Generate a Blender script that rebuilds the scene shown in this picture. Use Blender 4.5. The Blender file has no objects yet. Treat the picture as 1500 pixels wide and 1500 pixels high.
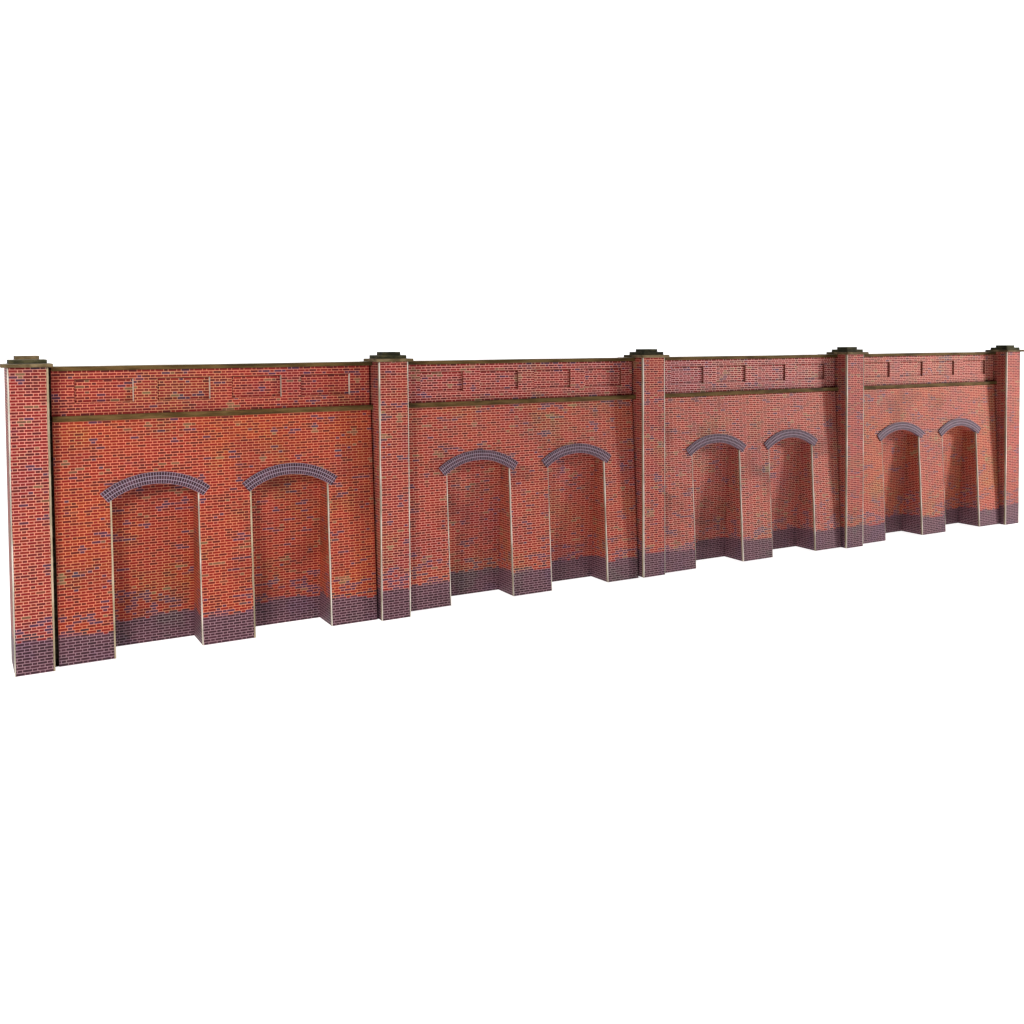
import bpy, bmesh, math, random
from mathutils import Vector, Matrix
# camera and dimensions, in bay units (pier to pier)
P = {'px': -0.13519, 'py': 3.2003, 'pz': 0.85671, 'yaw': 0.54329, 'pitch': -0.03693, 'roll': -0.00552, 'f': 1530.17472, 'cx': 844.66258, 'cy': 555.78039, 'wp': 0.09346, 'ddp': 0.14101, 'db': 0.11691, 'dt': 0.08068, 'dpar': 0.07581, 'Hp': 0.7954, 'Hst': 0.66083, 'Hsb': 0.64613, 'Hct': 0.7953, 'Hcb': 0.78322, 'x1': 0.24637, 'x2': 0.47531, 'x3': 0.62347, 'x4': 0.85236, 'to1': 0.22017, 'ti1': 0.23921, 'ta1': 0.38196, 'tr1': 0.51017, 'tri1': 0.48387, 'to2': 0.59901, 'ti2': 0.6182, 'ta2': 0.75048, 'tr2': 0.88452, 'tri2': 0.86363, 'zto': 0.44854, 'zti': 0.42559, 'zta': 0.49894, 'q1': 0.16294, 'q2': 0.31254, 'q3': 0.37485, 'q4': 0.5181, 'q5': 0.57941, 'q6': 0.72324, 'q7': 0.78278, 'q8': 0.93415, 'zq1': 0.76022, 'zq2': 0.69508, 's1': 0.00249, 's2': -0.00714, 's3': -0.00207, 'yb': 0.06398, 'pz0': -0.00875, 'pz1': -0.00692, 'pz2': 0.00465, 'pz3': 0.00252, 'pz4': 0.00352, 'py0': 0.00379, 'py1': 0.00434, 'py2': -0.00563, 'py3': -0.00256, 'py4': 0.00231, 'bx0': -0.00165, 'bx1': 0.00316, 'bx2': -0.00178, 'bx3': 0.00027, 'bz0': -0.00594, 'bz1': 0.00061, 'bz2': 0.00443, 'bz3': 0.00583, 'by0': 0.00465, 'by1': -0.00512, 'by2': -0.00232, 'by3': 0.00184, 'bh0': -0.00246, 'bh1': -0.00124, 'bh2': 0.00163, 'bh3': 0.00201}
WORLD = 0.02
LAMPS = [('softbox', (-.12, -.30, .20), (.06, 0, .05), .09, .15, 70),
         ('softbox', (.90, -.42, .21), (.36, 0, .05), .12, 4.3)]
K = 0.1245                      # metres per bay (pier to pier)
MM = 0.001
COURSE, PERIOD = 0.965, 4.36    # printed Flemish bond, millimetres
C = bpy.context.scene.collection
def W(x, y, z): return Vector((x*K, -y*K, z*K))

# ------------------------------------------------------------------ nodes
class NT:
    def __init__(s, name):
        s.m = bpy.data.materials.new(name); s.m.use_nodes = True
        s.t = s.m.node_tree; s.t.nodes.clear()
        s.out = s.t.nodes.new('ShaderNodeOutputMaterial')
        s.b = s.t.nodes.new('ShaderNodeBsdfPrincipled')
        s.t.links.new(s.b.outputs[0], s.out.inputs[0])
    def n(s, typ, **kw):
        n = s.t.nodes.new(typ)
        for k, v in kw.items(): setattr(n, k, v)
        return n
    def put(s, sock, v):
        if isinstance(v, bpy.types.NodeSocket): s.t.links.new(v, sock)
        else: sock.default_value = v
    def ma(s, op, a, b=0.0, c=0.0, clamp=False):
        n = s.n('ShaderNodeMath', operation=op); n.use_clamp = clamp
        s.put(n.inputs[0], a); s.put(n.inputs[1], b)
        if op in ('MULTIPLY_ADD', 'SMOOTH_MIN', 'COMPARE'): s.put(n.inputs[2], c)
        return n.outputs[0]
    def step(s, x, lo, hi):            # smooth 0..1 ramp
        n = s.n('ShaderNodeMapRange', interpolation_type='SMOOTHSTEP')
        s.put(n.inputs[0], x); s.put(n.inputs[1], lo); s.put(n.inputs[2], hi)
        n.inputs[3].default_value = 0; n.inputs[4].default_value = 1
        return n.outputs[0]
    def mix(s, f, a, b, blend='MIX'):
        n = s.n('ShaderNodeMix', data_type='RGBA', blend_type=blend)
        s.put(n.inputs[0], f)
        for q, v in ((6, a), (7, b)):
            if not isinstance(v, bpy.types.NodeSocket): v = (*v, 1) if len(v) == 3 else v
            s.put(n.inputs[q], v)
        return n.outputs[2]
    def vec(s, x, y, z=0.0):
        n = s.n('ShaderNodeCombineXYZ'); s.put(n.inputs[0], x); s.put(n.inputs[1], y); s.put(n.inputs[2], z)
        return n.outputs[0]
    def noise(s, v, scale, detail=2.0, rough=.5):
        n = s.n('ShaderNodeTexNoise'); s.put(n.inputs['Vector'], v)
        n.inputs['Scale'].default_value = scale; n.inputs['Detail'].default_value = detail; n.inputs['Roughness'].default_value = rough
        return n.outputs[0]
    def white(s, v):
        n = s.n('ShaderNodeTexWhiteNoise', noise_dimensions='3D'); s.put(n.inputs[0], v)
        return n.outputs[0], n.outputs[1]
    def uv(s):
        n = s.n('ShaderNodeUVMap'); n.uv_map = 'UVMap'
        x = s.n('ShaderNodeSeparateXYZ'); s.t.links.new(n.outputs[0], x.inputs[0])
        return x.outputs[0], x.outputs[1]

def brick_material(name, seed, red, dark, orange, mortar, tan_amt=.5, blue_amt=.5, plinth=9.5, scatter=8.0, warm=.5, soot=.28, rough=.6, rag=2.6):
    t = NT(name); u, v = t.uv()
    rowf = t.ma('DIVIDE', v, COURSE); row = t.ma('FLOOR', rowf); fv = t.ma('SUBTRACT', rowf, row)
    par = t.ma('FLOORED_MODULO', row, 2.0)
    u1 = t.ma('ADD', t.ma('DIVIDE', u, PERIOD), t.ma('MULTIPLY', par, .5))
    cell = t.ma('FLOOR', u1); fu = t.ma('SUBTRACT', u1, cell)
    S = .655
    ish = t.ma('GREATER_THAN', fu, S)
    du = t.ma('MINIMUM', t.ma('MINIMUM', fu, t.ma('ABSOLUTE', t.ma('SUBTRACT', fu, S))), t.ma('SUBTRACT', 1.0, fu))
    du = t.ma('MULTIPLY', du, PERIOD)
    dv = t.ma('MULTIPLY', t.ma('MINIMUM', fv, t.ma('SUBTRACT', 1.0, fv)), COURSE)
    # printed edges wander slightly
    wob = t.ma('MULTIPLY', t.ma('SUBTRACT', t.noise(t.vec(u, v, seed), 1.6, 2), .5), .10)
    m = t.ma('MULTIPLY', t.step(t.ma('ADD', du, wob), .055, .115), t.step(t.ma('ADD', dv, wob), .070, .135))
    bid = t.ma('ADD', t.ma('MULTIPLY', cell, 2.0), ish)
    r1, rc = t.white(t.vec(bid, row, seed))
    r2, _ = t.white(t.vec(bid, row, seed+31.7))
    r3, _ = t.white(t.vec(bid, row, seed+77.1))
    # brick centre in mm, for clustered colours
    cu = t.ma('MULTIPLY', t.ma('SUBTRACT', t.ma('ADD', cell, t.ma('MULTIPLY_ADD', ish, .5, .33)), t.ma('MULTIPLY', par, .5)), PERIOD)
    cv = t.ma('MULTIPLY', t.ma('ADD', row, .5), COURSE)
    cpos = t.vec(cu, t.ma('MULTIPLY', cv, 1.9), seed*3.1)
    pos = t.vec(u, v, seed*5.3)
    nb = t.noise(cpos, .13, 2, .6)
    nt = t.noise(t.vec(cu, t.ma('MULTIPLY', cv, 1.7), seed*7.7+11), .14, 2, .6)
    big = t.noise(pos, .028, 3, .55)
    big2 = t.noise(t.vec(u, v, seed*5.3+40), .045, 3, .6)
    col = t.mix(t.step(r1, .35, .95), red, dark)
    col = t.mix(t.ma('MULTIPLY', t.step(r2, .25, 1.0), t.ma('MULTIPLY', t.step(big, .35, .62), warm*1.6, 0, True)), col, orange)
    mor = t.mix(t.ma('MULTIPLY', t.step(big, .38, .62), warm), mortar, (mortar[0]*.98, mortar[1]*1.05, mortar[2]*.72))
    # tan bricks in little clusters
    tm = t.ma('MULTIPLY', t.step(t.ma('ADD', nt, t.ma('MULTIPLY', r3, .13)), .738-.04*tan_amt, .765-.04*tan_amt), t.ma('GREATER_THAN', r1, .12))
    tan = t.mix(r2, (.20, .115, .055), (.12, .07, .036))
    col = t.mix(t.ma('MULTIPLY', tm, .8), col, tan)
    mor = t.mix(t.ma('MULTIPLY', tm, .35), mor, (.50, .34, .20))
    # blue bricks: clusters, more of them near the base
    low = t.ma('SUBTRACT', 1.0, t.step(cv, plinth*COURSE, (plinth+scatter*2)*COURSE))
    bm = t.step(t.ma('ADD', t.ma('ADD', nb, t.ma("MULTIPLY", r2, .20)), t.ma("MULTIPLY", low, .115)), .775-.05*blue_amt, .792-.05*blue_amt)
    blue = t.mix(r3, (.055, .016, .034), (.042, .022, .058))
    col = t.mix(t.ma('MULTIPLY', bm, .85), col, blue)
    mor = t.mix(t.ma('MULTIPLY', bm, .3), mor, (.46, .23, .30))
    # dark base courses with a stepped, ragged top
    edge = t.noise(t.vec(cu, 0.0, seed*2.3), .06, 1)
    lim = t.ma('ADD', plinth-2.4, t.ma('MULTIPLY', edge, 4.0))
    lim = t.ma('ADD', lim, t.ma('MULTIPLY', t.ma('GREATER_THAN', r1, .68), rag))
    pm = t.ma('LESS_THAN', row, lim)
    lim2 = t.ma('ADD', plinth-1.6, t.ma('MULTIPLY', t.noise(t.vec(u, 0.0, seed*2.3), .06, 1), 4.0))
    pm2 = t.ma('SUBTRACT', 1.0, t.step(rowf, t.ma('SUBTRACT', lim2, .6), t.ma('ADD', lim2, 1.0)))
    base = t.mix(r2, (.034, .011, .018), (.062, .019, .031))
    col = t.mix(pm, col, base)
    mor = t.mix(t.ma('MULTIPLY', pm2, .97), mor, (.33, .185, .225))
    c = t.mix(m, mor, col)
    # printed weathering: sooty patches, fine print grain
    k = t.ma('SUBTRACT', 1.0, t.ma('MULTIPLY', t.step(big2, .50, .72), soot))
    g = t.ma('MULTIPLY_ADD', t.noise(t.vec(u, v, seed+3), 3.2, 3, .7), .36, .82)
    kk = t.ma('MULTIPLY', k, g)
    c = t.mix(1.0, c, t.vec(kk, kk, kk), 'MULTIPLY')
    wv = t.step(t.noise(t.vec(u, v, seed*1.7+90), .06, 3, .6), .50, .66)
    c = t.mix(t.ma('MULTIPLY', wv, .55), c, t.mix(1.0, c, (.82, .86, 1.12), 'MULTIPLY'))
    wo = t.step(t.noise(t.vec(u, v, seed*1.9+140), .05, 3, .6), .52, .68)
    c = t.mix(t.ma('MULTIPLY', wo, .5), c, t.mix(1.0, c, (.82, 1.35, 1.0), 'MULTIPLY'))
    t.put(t.b.inputs['Base Color'], c)
    t.b.inputs['Roughness'].default_value = rough
    t.b.inputs['Specular IOR Level'].default_value = .22
    bp = t.n('ShaderNodeBump'); bp.inputs['Strength'].default_value = .12; bp.inputs['Distance'].default_value = .00006
    t.put(bp.inputs['Height'], t.noise(t.vec(u, v, seed+9), .9, 4, .6)); t.t.links.new(bp.outputs[0], t.b.inputs['Normal'])
    return t.m

def ring_material():
    t = NT('purple_voussoirs'); u, v = t.uv()
    a = t.ma('DIVIDE', u, .86); ia = t.ma('FLOOR', a); fa = t.ma('SUBTRACT', a, ia)
    b = t.ma('DIVIDE', v, 1.24); ib = t.ma('FLOOR', b); fb = t.ma('SUBTRACT', b, ib)
    da = t.ma('MULTIPLY', t.ma('MINIMUM', fa, t.ma('SUBTRACT', 1.0, fa)), .86)
    db = t.ma('MULTIPLY', t.ma('MINIMUM', fb, t.ma('SUBTRACT', 1.0, fb)), 1.24)
    m = t.ma('MULTIPLY', t.step(da, .035, .085), t.step(db, .05, .11))
    r, _ = t.white(t.vec(ia, ib, 4.0))
    col = t.mix(r, (.026, .010, .017), (.065, .023, .036))
    g = t.ma('MULTIPLY_ADD', t.noise(t.vec(u, v, 2.0), .8, 3), .4, .8)
    c = t.mix(m, (.37, .275, .355), col)
    c = t.mix(1.0, c, t.vec(g, g, g), 'MULTIPLY')
    t.put(t.b.inputs['Base Color'], c); t.b.inputs['Roughness'].default_value = .6; t.b.inputs['Specular IOR Level'].default_value = .2
    return t.m

def stone_material(name, a, b, cdark, stretch=(1, 6, 6), scale=90, edge=.5):
    t = NT(name)
    tc = t.n('ShaderNodeTexCoord'); mp = t.n('ShaderNodeMapping'); mp.inputs['Scale'].default_value = stretch
    t.t.links.new(tc.outputs['Object'], mp.inputs[0]); P_ = mp.outputs[0]
    n1 = t.noise(P_, scale, 4, .6); n2 = t.noise(P_, scale*.35, 2, .5); n3 = t.noise(P_, scale*6, 3, .7)
    c = t.mix(t.step(n1, .38, .62), a, b)
    c = t.mix(t.ma('MULTIPLY', t.step(n2, .53, .60), edge), c, cdark)
    g = t.ma('MULTIPLY_ADD', n3, .7, .65)
    c = t.mix(1.0, c, t.vec(g, g, g), 'MULTIPLY')
    t.put(t.b.inputs['Base Color'], c); t.b.inputs['Roughness'].default_value = .75; t.b.inputs['Specular IOR Level'].default_value = .15
    bp = t.n('ShaderNodeBump'); bp.inputs['Strength'].default_value = .4; bp.inputs['Distance'].default_value = .0001
    t.put(bp.inputs['Height'], n3); t.t.links.new(bp.outputs[0], t.b.inputs['Normal'])
    return t.m

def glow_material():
    t = NT('shadowless_white_glow')  # invented glow: keeps floor and backdrop white with no contact shadow
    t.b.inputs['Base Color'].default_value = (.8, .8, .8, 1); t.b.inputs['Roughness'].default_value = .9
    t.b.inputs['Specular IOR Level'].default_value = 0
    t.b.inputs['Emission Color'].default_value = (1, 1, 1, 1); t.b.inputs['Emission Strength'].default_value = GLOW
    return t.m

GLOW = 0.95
RED, DARK, ORG = (.225, .010, .006), (.095, .008, .006), (.27, .024, .005)
CRIM, CDARK = (.205, .009, .010), (.09, .007, .009)
MORT, MORTP = (.72, .25, .16), (.74, .28, .21)
M = {}
bays_m = []
for i in range(4):
    w = (.65, .35, .15, .5)[i]
    mo = ((.70, .215, .12), (.75, .28, .205), (.80, .355, .28), (.77, .31, .22))[i]  # mortar paler and pinker in the far bays, painting in their glare
    bays_m.append(dict(
        wall=brick_material('brick_wall_print', 10+i*7, RED, DARK, ORG, mo, warm=w, soot=(.22, .38, .38, .3)[i]),
        back=brick_material('brick_recess_print', 13+i*7, RED, DARK, ORG, mo, warm=w, plinth=9.3, tan_amt=.6, rag=.8),
        jamb=brick_material('brick_jamb_print', 15+i*7, RED, DARK, ORG, mo, warm=w, plinth=10.0),
        para=brick_material('brick_parapet_print', 17+i*7, CRIM, CDARK, (.27, .024, .010), (mo[0]*(1, 1.05, 1.08, 1.08)[i], mo[1]*(1, 1.12, 1.2, 1.2)[i], mo[2]*(1.12, 1.25, 1.3, 1.3)[i]), plinth=-30, warm=w*.4, soot=.12)))
pier_m = brick_material('brick_pier_print', 3, CRIM, CDARK, (.27, .024, .009), MORTP, warm=.35, plinth=11, scatter=8, tan_amt=.8, blue_amt=.75, soot=.2)
ring_m = ring_material()
cope_m = stone_material('olive_coping_card', (.062, .034, .008), (.120, .072, .024), (.010, .006, .002))
top_m = stone_material('lit_card_top', (.52, .49, .40), (.68, .65, .56), (.32, .28, .2), edge=.3)  # paler than the sides: light on the tops is put into the colour
cap_m = stone_material('cap_base_card', (.095, .064, .028), (.20, .145, .075), (.04, .028, .013), stretch=(1, 1, 2), scale=220)
capd_m = stone_material('dark_cap_card', (.030, .030, .014), (.085, .075, .035), (.012, .012, .007), stretch=(1, 1, 2), scale=240)
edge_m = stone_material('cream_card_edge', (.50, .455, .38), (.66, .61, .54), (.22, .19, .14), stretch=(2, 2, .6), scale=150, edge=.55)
edge2_m = stone_material('tan_card_edge', (.34, .27, .17), (.48, .39, .27), (.17, .14, .09), stretch=(2, 2, .6), scale=160, edge=.55)
seam_shade_m = stone_material('seam_and_gap_shade', (.07, .06, .04), (.12, .10, .07), (.03, .03, .02), scale=200)  # card seam colour, also painting in the shade of the pier gaps
brown_m = stone_material('brown_edge_and_shadow', (.13, .030, .018), (.20, .055, .035), (.07, .02, .012), scale=200)
grey_m = stone_material('grey_backing_card', (.30, .28, .25), (.38, .36, .32), (.2, .18, .15), scale=60, edge=.2)
glow_m = glow_material()

# ------------------------------------------------------------------ mesh builder
class MB:
    def __init__(s): s.v = []; s.f = []; s.uv = []; s.mi = []; s.mats = []
    def mat(s, m):
        if m not in s.mats: s.mats.append(m)
        return s.mats.index(m)
    def face(s, pts, m, uvs=None):
        b = len(s.v); s.v += [tuple(W(*p)) for p in pts]
        s.f.append(list(range(b, b+len(pts)))); s.mi.append(s.mat(m))
        s.uv.append(uvs or [(p[0]*K/MM, p[2]*K/MM) for p in pts])
    def box(s, x0, x1, y0, y1, z0, z1, m, top=None, side_shift=0, zb=0):
        U = K/MM; v0, v1 = (z0-zb)*U, (z1-zb)*U
        def q(pts, mm, uvs): s.face(pts, mm, uvs)
        q([(x0,y1,z0),(x1,y1,z0),(x1,y1,z1),(x0,y1,z1)], m, [(0,v0),((x1-x0)*U,v0),((x1-x0)*U,v1),(0,v1)])
        q([(x1,y0,z0),(x0,y0,z0),(x0,y0,z1),(x1,y0,z1)], m, [(0,v0),((x1-x0)*U,v0),((x1-x0)*U,v1),(0,v1)])
        d = (y1-y0)*U
        q([(x0,y0,z0),(x0,y1,z0),(x0,y1,z1),(x0,y0,z1)], m, [(-d,v0),(0,v0),(0,v1),(-d,v1)])
        q([(x1,y1,z0),(x1,y0,z0),(x1,y0,z1),(x1,y1,z1)], m, [(30,v0),(30+d,v0),(30+d,v1),(30,v1)])
        q([(x0,y1,z1),(x1,y1,z1),(x1,y0,z1),(x0,y0,z1)], top or m, None)
        q([(x0,y0,z0),(x1,y0,z0),(x1,y1,z0),(x0,y1,z0)], m, None)
    def build(s, name, parent=None, bevel=0):
        me = bpy.data.meshes.new(name); me.from_pydata(s.v, [], s.f)
        l = me.uv_layers.new(name='UVMap'); k = 0
        for uvs in s.uv:
            for a in uvs: l.data[k].uv = a; k += 1
        for m in s.mats: me.materials.append(m)
        for p_, i in zip(me.polygons, s.mi): p_.material_index = i
        bm = bmesh.new(); bm.from_mesh(me); bmesh.ops.remove_doubles(bm, verts=bm.verts, dist=1e-7)
        bm.to_mesh(me); bm.free(); me.update()
        o = bpy.data.objects.new(name, me); C.objects.link(o)
        if parent: o.parent = parent
        if bevel:
            b = o.modifiers.new('bevel', 'BEVEL'); b.width = bevel; b.segments = 2; b.limit_method = 'ANGLE'
        return o

root = bpy.data.objects.new('brick_arcade', None); C.objects.link(root)
root['label'] = 'long red brick model retaining wall with eight blind arches, five piers and olive copings'
root['category'] = 'retaining wall'
mm = MM/K                                            # one millimetre in bay units
rnd = random.Random(5)
def SX(i): return [0, 1+P['s1'], 2+P['s2'], 3+P['s3'], 4][i]
def Fz(z): return P['db'] + (P['dt']-P['db'])*z/P['Hsb']

def slab(name, x0, x1, y0, y1, z0, z1, m, parent, top=None, bev=.00012, tilt=0, wob=0, nseg=1):
    """card slab cut into a few lengths so its edge is never perfectly straight"""
    mb = MB(); xs = [x0+(x1-x0)*j/nseg for j in range(nseg+1)]
    off = [(rnd.uniform(-wob, wob), rnd.uniform(-wob, wob)) for _ in xs]
    U = K/MM
    def V(j, y, z): return (xs[j], y+off[j][0], z+off[j][1])
    for j in range(nseg):
        mb.face([V(j,y1,z0),V(j+1,y1,z0),V(j+1,y1,z1),V(j,y1,z1)], m)
        mb.face([V(j+1,y0,z0),V(j,y0,z0),V(j,y0,z1),V(j+1,y0,z1)], m)
        mb.face([V(j,y1,z1),V(j+1,y1,z1),V(j+1,y0,z1),V(j,y0,z1)], top or m)
        mb.face([V(j,y0,z0),V(j+1,y0,z0),V(j+1,y1,z0),V(j,y1,z0)], m)
    mb.face([V(0,y0,z0),V(0,y1,z0),V(0,y1,z1),V(0,y0,z1)], m)
    n = nseg
    mb.face([V(n,y1,z0),V(n,y0,z0),V(n,y0,z1),V(n,y1,z1)], m)
    return mb.build(name, parent, bev)

def edge_bar(mb, x, inward, z0, z1, yf, wf, ws, m, ms=None, seam=True):
    """card edge wrapped round a corner at x; front strip wf mm wide, side strip ws mm deep.
    inward=+1: brick face lies at +x of the corner, open side at -x; yf(z) = face depth."""
    n = 10; s = inward
    zs = [z0+(z1-z0)*j/n for j in range(n+1)]
    o1 = [.10*mm+rnd.uniform(-.03, .03)*mm for _ in zs]
    w_ = [wf*mm+rnd.uniform(-.12, .12)*mm for _ in zs]
    d_ = [ws*mm+rnd.uniform(-.12, .12)*mm for _ in zs]
    for j in range(n):
        a, b = zs[j], zs[j+1]
        def q(fa, fb, mat):
            pts = [fa(j), fb(j), fb(j+1), fa(j+1)]
            mb.face(pts if s > 0 else pts[::-1], mat)
        c0 = lambda j: (x-s*.10*mm, yf(zs[j])+o1[j], zs[j])
        c1 = lambda j: (x+s*w_[j], yf(zs[j])+o1[j], zs[j])
        c2 = lambda j: (x+s*w_[j], yf(zs[j])-.02*mm, zs[j])
        e0 = lambda j: (x-s*.10*mm, yf(zs[j])-.22*mm, zs[j])
        e1 = lambda j: (x-s*.10*mm, yf(zs[j])-.45*mm, zs[j])
        e2 = lambda j: (x-s*.10*mm, yf(zs[j])-d_[j], zs[j])
        e3 = lambda j: (x+s*.02*mm, yf(zs[j])-d_[j], zs[j])
        q(c0, c1, m); q(c1, c2, m); q(e0, c0, m)
        q(e1, e0, seam_shade_m if seam else m); q(e2, e1, ms or m); q(e3, e2, ms or m)
    # close the foot
    mb.face([(x-s*.1*mm, yf(z0)+.1*mm, z0), (x+s*wf*mm, yf(z0)+.1*mm, z0), (x+s*wf*mm, yf(z0)-ws*mm, z0), (x-s*.1*mm, yf(z0)-ws*mm, z0)], m)

# ------------------------------------------------------------------ piers
for i in range(5):
    x0 = SX(i); x1 = x0+P['wp']; yf = P['ddp']+P['py%d' % i]; zb = P['pz%d' % i]
    mb = MB(); mb.box(x0, x1, -.03, yf, zb, P['Hp'], pier_m, zb=zb)
    # each pier starts its bond at its own place on the sheet
    sh = [0, 4.36*7, 4.36*13+1.1, 4.36*21, 4.36*30][i]
    mb.uv = [[(a+sh, b+i*0) for a, b in q] for q in mb.uv]
    F = lambda z, yf=yf: yf
    edge_bar(mb, x0, +1, zb, P['Hp']-.001, F, .30, 1.0, edge_m, edge2_m if i else edge_m)
    edge_bar(mb, x1, -1, zb, P['Hp']-.001, F, .5 if i == 0 else .18, .8, edge2_m if i == 0 else edge_m)
    pier = mb.build('pier', root)
    cx = (x0+x1)/2; cy = yf+.014-.060; z = P['Hp']
    dk = [cap_m, cap_m, cap_m, cap_m, cap_m][i]
    for j, (h, t, m) in enumerate(((.060, .0095, dk), (.0445, .0105, capd_m), (.0285, .0098, capd_m if i else cap_m))):
        a = rnd.uniform(-.0018, .0018)
        top = top_m if i == 0 else None
        slab('cap_slab', cx-h+a, cx+h+a, cy-h, cy+h, z, z+t, m, pier, top, nseg=1)
        z += t+.0002

# ------------------------------------------------------------------ bays
ring_w = .0300
for i in range(4):
    bx = i+P['bx%d' % i]; by = P['by%d' % i]; zb = P['bz%d' % i]; bh = P['bh%d' % i]; mt = bays_m[i]
    pr_, pl_ = SX(i)+P['wp'], SX(i+1); xl = pr_+(1.5 if i == 0 else 1.0)*mm; xr = pl_-.9*mm
    U = K/MM
    F = lambda z, by=by: Fz(z)+by
    arches = []
    for k in '12':
        xa, xb = (P['x1'], P['x2']) if k == '1' else (P['x3'], P['x4'])
        xm = (P['to'+k]+P['tr'+k])/2*.5 + (P['ti'+k]+P['tri'+k])/2*.25 + (xa+xb)/2*.25
        hc = (P['tr'+k]-P['to'+k])/2; rise = P['zta']-P['zto']
        Ro = (hc*hc+rise*rise)/(2*rise); Ri = Ro-ring_w; zc = P['zta']-Ro+bh
        arches.append((xa+bx, xb+bx, xm+bx, zc, Ro, Ri, hc))
    # battered face, with the two arched openings cut out
    mb = MB(); out = [(xl, zb)]
    for (xa, xb, xm, zc, Ro, Ri, hc) in arches:
        ta = math.acos((xa-xm)/Ri); tb = math.acos((xb-xm)/Ri)
        out.append((xa, zb))
        out += [(xm+Ri*math.cos(t), zc+Ri*math.sin(t)) for t in [ta+(tb-ta)*j/24 for j in range(25)]]
        out.append((xb, zb))
    out += [(xr, zb), (xr, P['Hsb']), (xl, P['Hsb'])]
    mb.face([(x, F(z), z) for x, z in out], mt['wall'], [((x-i)*U+i*3.1, (z-zb)*U) for x, z in out])
    for (xa, xb, xm, zc, Ro, Ri, hc) in arches:
        bk = lambda z: P['yb']*(z-zb)+by*.3-.006
        ta = math.acos((xa-xm)/Ri); tb = math.acos((xb-xm)/Ri)
        za = zc+Ri*math.sin(ta); zz = zc+Ri*math.sin(tb)
        n = 6
        for j in range(n):
            a, b = zb+(za-zb)*j/n, zb+(za-zb)*(j+1)/n
            mb.face([(xa,F(a),a),(xa,bk(a),a),(xa,bk(b),b),(xa,F(b),b)], mt['jamb'],
                    [(0,(a-zb)*U),((F(a)-bk(a))*U,(a-zb)*U),((F(b)-bk(b))*U,(b-zb)*U),(0,(b-zb)*U)])
            a, b = zb+(zz-zb)*j/n, zb+(zz-zb)*(j+1)/n
            mb.face([(xb,bk(a),a),(xb,F(a),a),(xb,F(b),b),(xb,bk(b),b)], mt['jamb'],
                    [(-(F(a)-bk(a))*U,(a-zb)*U),(0,(a-zb)*U),(0,(b-zb)*U),(-(F(b)-bk(b))*U,(b-zb)*U)])
        for j in range(24):
            t0 = ta+(tb-ta)*j/24; t1 = ta+(tb-ta)*(j+1)/24
            p0 = (xm+Ri*math.cos(t0), zc+Ri*math.sin(t0)); p1 = (xm+Ri*math.cos(t1), zc+Ri*math.sin(t1))
            s0, s1 = (ta-t0)*Ri*U, (ta-t1)*Ri*U
            mb.face([(p0[0],F(p0[1]),p0[1]),(p0[0],bk(p0[1]),p0[1]),(p1[0],bk(p1[1]),p1[1]),(p1[0],F(p1[1]),p1[1])], mt['jamb'],
                    [(60,40+s0),(60+9,40+s0),(60+9,40+s1),(60,40+s1)])
        ztop = zc+Ri*math.sin(tb)-.004
        edge_bar(mb, xb, +1, zb, ztop, F, .28, .85, edge_m, edge2_m)
        edge_bar(mb, xa, -1, zb, zc+Ri*math.sin(ta)-.004, F, (.5, .16, .06, .04)[i], .6, edge2_m if i == 0 else edge_m)
    for x, xo, s_ in ((xl, pr_-.004, 1), (xr, pl_+.004, -1)):      # gap to the pier: filler coloured dark to paint in its shade
        zt_ = P['Hsb']
        a_ = [(x,F(zb)-4*mm,zb),(x,F(zb),zb),(x,F(zt_),zt_),(x,F(zt_)-4*mm,zt_)]
        mb.face(a_ if s_ > 0 else a_[::-1], seam_shade_m)
        b_ = [(xo,F(zb)-4*mm,zb),(x,F(zb)-4*mm,zb),(x,F(zt_)-4*mm,zt_),(xo,F(zt_)-4*mm,zt_)]
        mb.face(b_ if s_ > 0 else b_[::-1], seam_shade_m)
        c_ = [(xo,F(zb)-4*mm,zb),(xo,F(zb)-.6*mm,zb),(x,F(zb)-.6*mm,zb),(x,F(zb)-4*mm,zb)]
        mb.face(c_ if s_ > 0 else c_[::-1], seam_shade_m)
    wall = mb.build('arched_wall', root)
    for (xa, xb, xm, zc, Ro, Ri, hc) in arches:
        r = MB(); b2 = lambda z: P['yb']*(z-zb)+by*.3
        zt = zc+Ri+.01
        pts = [(xa-.003, zb), (xb+.003, zb), (xb+.003, zt), (xa-.003, zt)]
        r.face([(x, b2(z), z) for x, z in pts], mt['back'], [((x-i)*U+i*5.3+2, (z-zb)*U) for x, z in pts])
        r.face([(x, b2(z)-.005, z) for x, z in pts][::-1], grey_m)
        r.face([(xa-.003, b2(zb), zb), (xa-.003, b2(zb)-.005, zb), (xb+.003, b2(zb)-.005, zb), (xb+.003, b2(zb), zb)], grey_m)
        r.build('recess_panel', wall)
        # voussoir ring, proud of the face
        q = MB(); phi = math.asin(min(.99, hc/Ro)); N = 40; pr = .6*mm
        def pnt(t, R, d): 
            x = xm+R*math.sin(t); z = zc+R*math.cos(t); return (x, F(z)+d, z)
        ri2 = Ri-.0022
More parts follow.
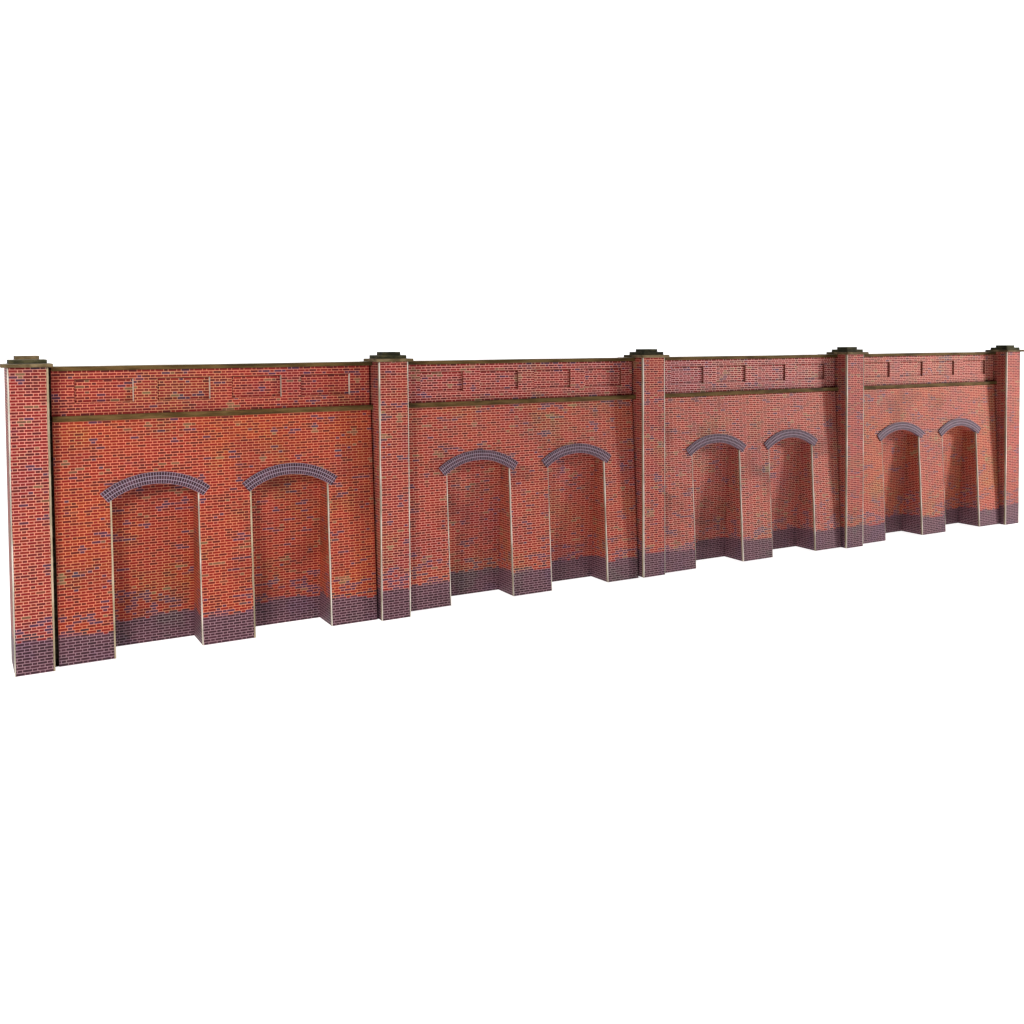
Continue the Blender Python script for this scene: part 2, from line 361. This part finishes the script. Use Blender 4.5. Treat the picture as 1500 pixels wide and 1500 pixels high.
        for j in range(N):
            t0 = -phi+2*phi*j/N; t1 = -phi+2*phi*(j+1)/N
            w0, w1 = t0*(Ro+Ri)/2*U, t1*(Ro+Ri)/2*U; h = 3*1.24
            q.face([pnt(t0,ri2,pr),pnt(t1,ri2,pr),pnt(t1,Ro,pr),pnt(t0,Ro,pr)], ring_m, [(w0,0),(w1,0),(w1,h),(w0,h)])
            q.face([pnt(t0,Ro,pr),pnt(t1,Ro,pr),pnt(t1,Ro,-.001),pnt(t0,Ro,-.001)], ring_m, [(w0,.2),(w1,.2),(w1,1),(w0,1)])
            q.face([pnt(t0,ri2,-.012),pnt(t1,ri2,-.012),pnt(t1,ri2,pr),pnt(t0,ri2,pr)], ring_m, [(w0,-1.6),(w1,-1.6),(w1,0),(w0,0)])
        for t, f in ((-phi, 1), (phi, -1)):
            e = [pnt(t,ri2,-.001),pnt(t,ri2,pr),pnt(t,Ro,pr),pnt(t,Ro,-.001)]
            q.face(e if f > 0 else e[::-1], ring_m, [(0.2,0),(.6,0),(.6,3.7),(.2,3.7)])
        q.build('arch_ring', wall)
    # string course
    slab('string_course', xl, pl_+.001, P['dpar']-.02, P['dt']+.010, P['Hsb'], P['Hst'], cope_m, root, cope_m, nseg=7, wob=.0007)
    # parapet with four sunken panels
    mb = MB(); y = P['dpar']; dp = (1.2 if i == 0 else .8)*mm
    xs = [xl]+[bx+P['q%d' % n] for n in range(1, 9)]+[xr]
    zs = [P['Hst']-.002, P['zq2'], P['zq1'], P['Hcb']+.001]
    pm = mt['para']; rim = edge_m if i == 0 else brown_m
    uvp = lambda pts: [((x-i)*U+i*7.7, (z-.66)*U) for x, _, z in pts]
    for a in range(9):
        for b in range(3):
            x0, x1, z0, z1 = xs[a], xs[a+1], zs[b], zs[b+1]
            if b == 1 and a % 2 == 1:
                e = (.15 if i == 0 else .12)*mm; e2 = .45*mm
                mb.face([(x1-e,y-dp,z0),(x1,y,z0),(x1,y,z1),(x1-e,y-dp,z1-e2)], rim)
                mb.face([(x0,y,z0),(x0,y-dp,z0),(x0,y-dp,z1-e2),(x0,y,z1)], brown_m)
                mb.face([(x0,y,z1),(x0,y-dp,z1-e2),(x1-e,y-dp,z1-e2),(x1,y,z1)], brown_m)  # top bevel coloured brown as the panel's shadow line
                mb.face([(x0,y-dp,z0),(x0,y,z0),(x1,y,z0),(x1,y-dp,z0)], pm, [(1,1),(1,2),(9,2),(9,1)])
            else:
                pts = [(x0,y,z0),(x1,y,z0),(x1,y,z1),(x0,y,z1)]; mb.face(pts, pm, uvp(pts))
    y2 = y-.06
    mb.face([(xr,y2,zs[0]),(xl,y2,zs[0]),(xl,y2,zs[3]),(xr,y2,zs[3])], grey_m)
    mb.face([(xl,y,zs[3]),(xr,y,zs[3]),(xr,y2,zs[3]),(xl,y2,zs[3])], grey_m)
    mb.face([(xl,y2,zs[0]),(xl,y,zs[0]),(xl,y,zs[3]),(xl,y2,zs[3])], seam_shade_m)
    mb.face([(xr,y,zs[0]),(xr,y2,zs[0]),(xr,y2,zs[3]),(xr,y,zs[3])], seam_shade_m)
    for x, xo, s_ in ((xl, pr_-.004, 1), (xr, pl_+.004, -1)):  # dark sheet behind the parapet gap, its shade put into the colour
        b_ = [(xo,y-3*mm,zs[0]),(x,y-3*mm,zs[0]),(x,y-3*mm,P['Hct']),(xo,y-3*mm,P['Hct'])]
        mb.face(b_ if s_ > 0 else b_[::-1], seam_shade_m)
    par = mb.build('parapet', root)
    for a in (1, 3, 5, 7):
        s = MB(); pts = [(xs[a]-.002,y-dp+.0001,zs[1]-.002),(xs[a+1]+.002,y-dp+.0001,zs[1]-.002),(xs[a+1]+.002,y-dp+.0001,zs[2]+.002),(xs[a]-.002,y-dp+.0001,zs[2]+.002)]
        s.face(pts, pm, [(u_+1.3, v_+.35) for u_, v_ in uvp(pts)])
        s.face([(p_[0], p_[1]-.004, p_[2]) for p_ in pts][::-1], grey_m)
        s.build('sunken_panel', par)
    slab('coping', xl, pl_+.001, y2-.004, y+.009, P['Hcb'], P['Hct'], cope_m, par, top_m, nseg=7, wob=.0006)
mb = MB(); mb.box(.02, 4+P['wp']-.01, -.045, -.031, .002, P['Hcb'], grey_m); mb.build('backing_board', root)

# ------------------------------------------------------------------ added glowing floor and backdrop, for an even white without shadows
def lvl(x): return (-.0100+.0030*x/K)*K
g = bpy.data.meshes.new('ground'); R = 1.6; cx0 = .25; n = 96; cz = .25
vs = [(cx0, 0, lvl(cx0))]; fs = []
for j in range(n):
    a = 2*math.pi*j/n; x_ = max(cx0+R*math.cos(a), -.40); vs.append((x_, max(R*math.sin(a), -.50), lvl(x_)))
fs = [(0, 1+j, 1+(j+1) % n) for j in range(n)]
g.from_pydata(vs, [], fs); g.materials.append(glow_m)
go = bpy.data.objects.new('ground', g); C.objects.link(go); go['kind'] = 'structure'
b = bpy.data.meshes.new('backdrop'); vs = []; fs = []; A0, A1, nn = math.radians(-4), math.radians(135), 60
prof = [(R-.001+.25*math.sin(t)-0.0, .25*(1-math.cos(t))) for t in [math.pi/2*j/8 for j in range(9)]]+[(R+.249, 2.6)]
for j in range(nn+1):
    a = A0+(A1-A0)*j/nn
    for (r, z) in prof:
        x = cx0+r*math.cos(a); vs.append((x, r*math.sin(a), lvl(cx0+R*math.cos(a))+z))
m_ = len(prof)
for j in range(nn):
    for k in range(m_-1): fs.append((j*m_+k, j*m_+k+1, (j+1)*m_+k+1, (j+1)*m_+k))
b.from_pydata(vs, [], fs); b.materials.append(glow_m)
for p_ in b.polygons: p_.use_smooth = True
bo = bpy.data.objects.new('backdrop', b); C.objects.link(bo); bo['kind'] = 'structure'

# ------------------------------------------------------------------ lights
w = bpy.data.worlds.new('World'); bpy.context.scene.world = w; w.use_nodes = True
w.node_tree.nodes['Background'].inputs[0].default_value = (1, .99, .97, 1)
w.node_tree.nodes['Background'].inputs[1].default_value = WORLD
def lamp(name, loc, target, size, power, spread=0, col=(1, .97, .93)):
    l = bpy.data.lights.new(name, 'AREA'); l.shape = 'DISK'; l.size = size; l.energy = power; l.color = col
    o = bpy.data.objects.new(name, l); C.objects.link(o); o.location = loc
    if spread: l.spread = math.radians(spread)
    o.rotation_euler = (Vector(target)-Vector(loc)).to_track_quat('-Z', 'Y').to_euler()
for a in LAMPS: lamp(*a)

# ------------------------------------------------------------------ camera
cd = bpy.data.cameras.new('camera'); co = bpy.data.objects.new('camera', cd); C.objects.link(co)
y_, t_, r_ = P['yaw'], P['pitch'], P['roll']
f = Vector((math.sin(y_)*math.cos(t_), math.cos(y_)*math.cos(t_), math.sin(t_)))
rt = Vector((math.cos(y_), -math.sin(y_), 0)); up = Vector((-math.sin(y_)*math.sin(t_), -math.cos(y_)*math.sin(t_), math.cos(t_)))
r2 = rt*math.cos(r_)+up*math.sin(r_); u2 = -rt*math.sin(r_)+up*math.cos(r_)
mt_ = Matrix((r2, u2, -f)).transposed().to_4x4(); mt_.translation = W(P['px'], P['py'], P['pz'])
co.matrix_world = mt_
cd.sensor_width = 36; cd.lens = P['f']/1500*36; cd.shift_x = -(P['cx']-750)/1500; cd.shift_y = (P['cy']-750)/1500
cd.clip_start = .01; cd.clip_end = 20
sc = bpy.context.scene; sc.camera = co
sc.view_settings.view_transform = 'Standard'; sc.view_settings.look = 'None'; sc.view_settings.gamma = 1; sc.view_settings.exposure = 0
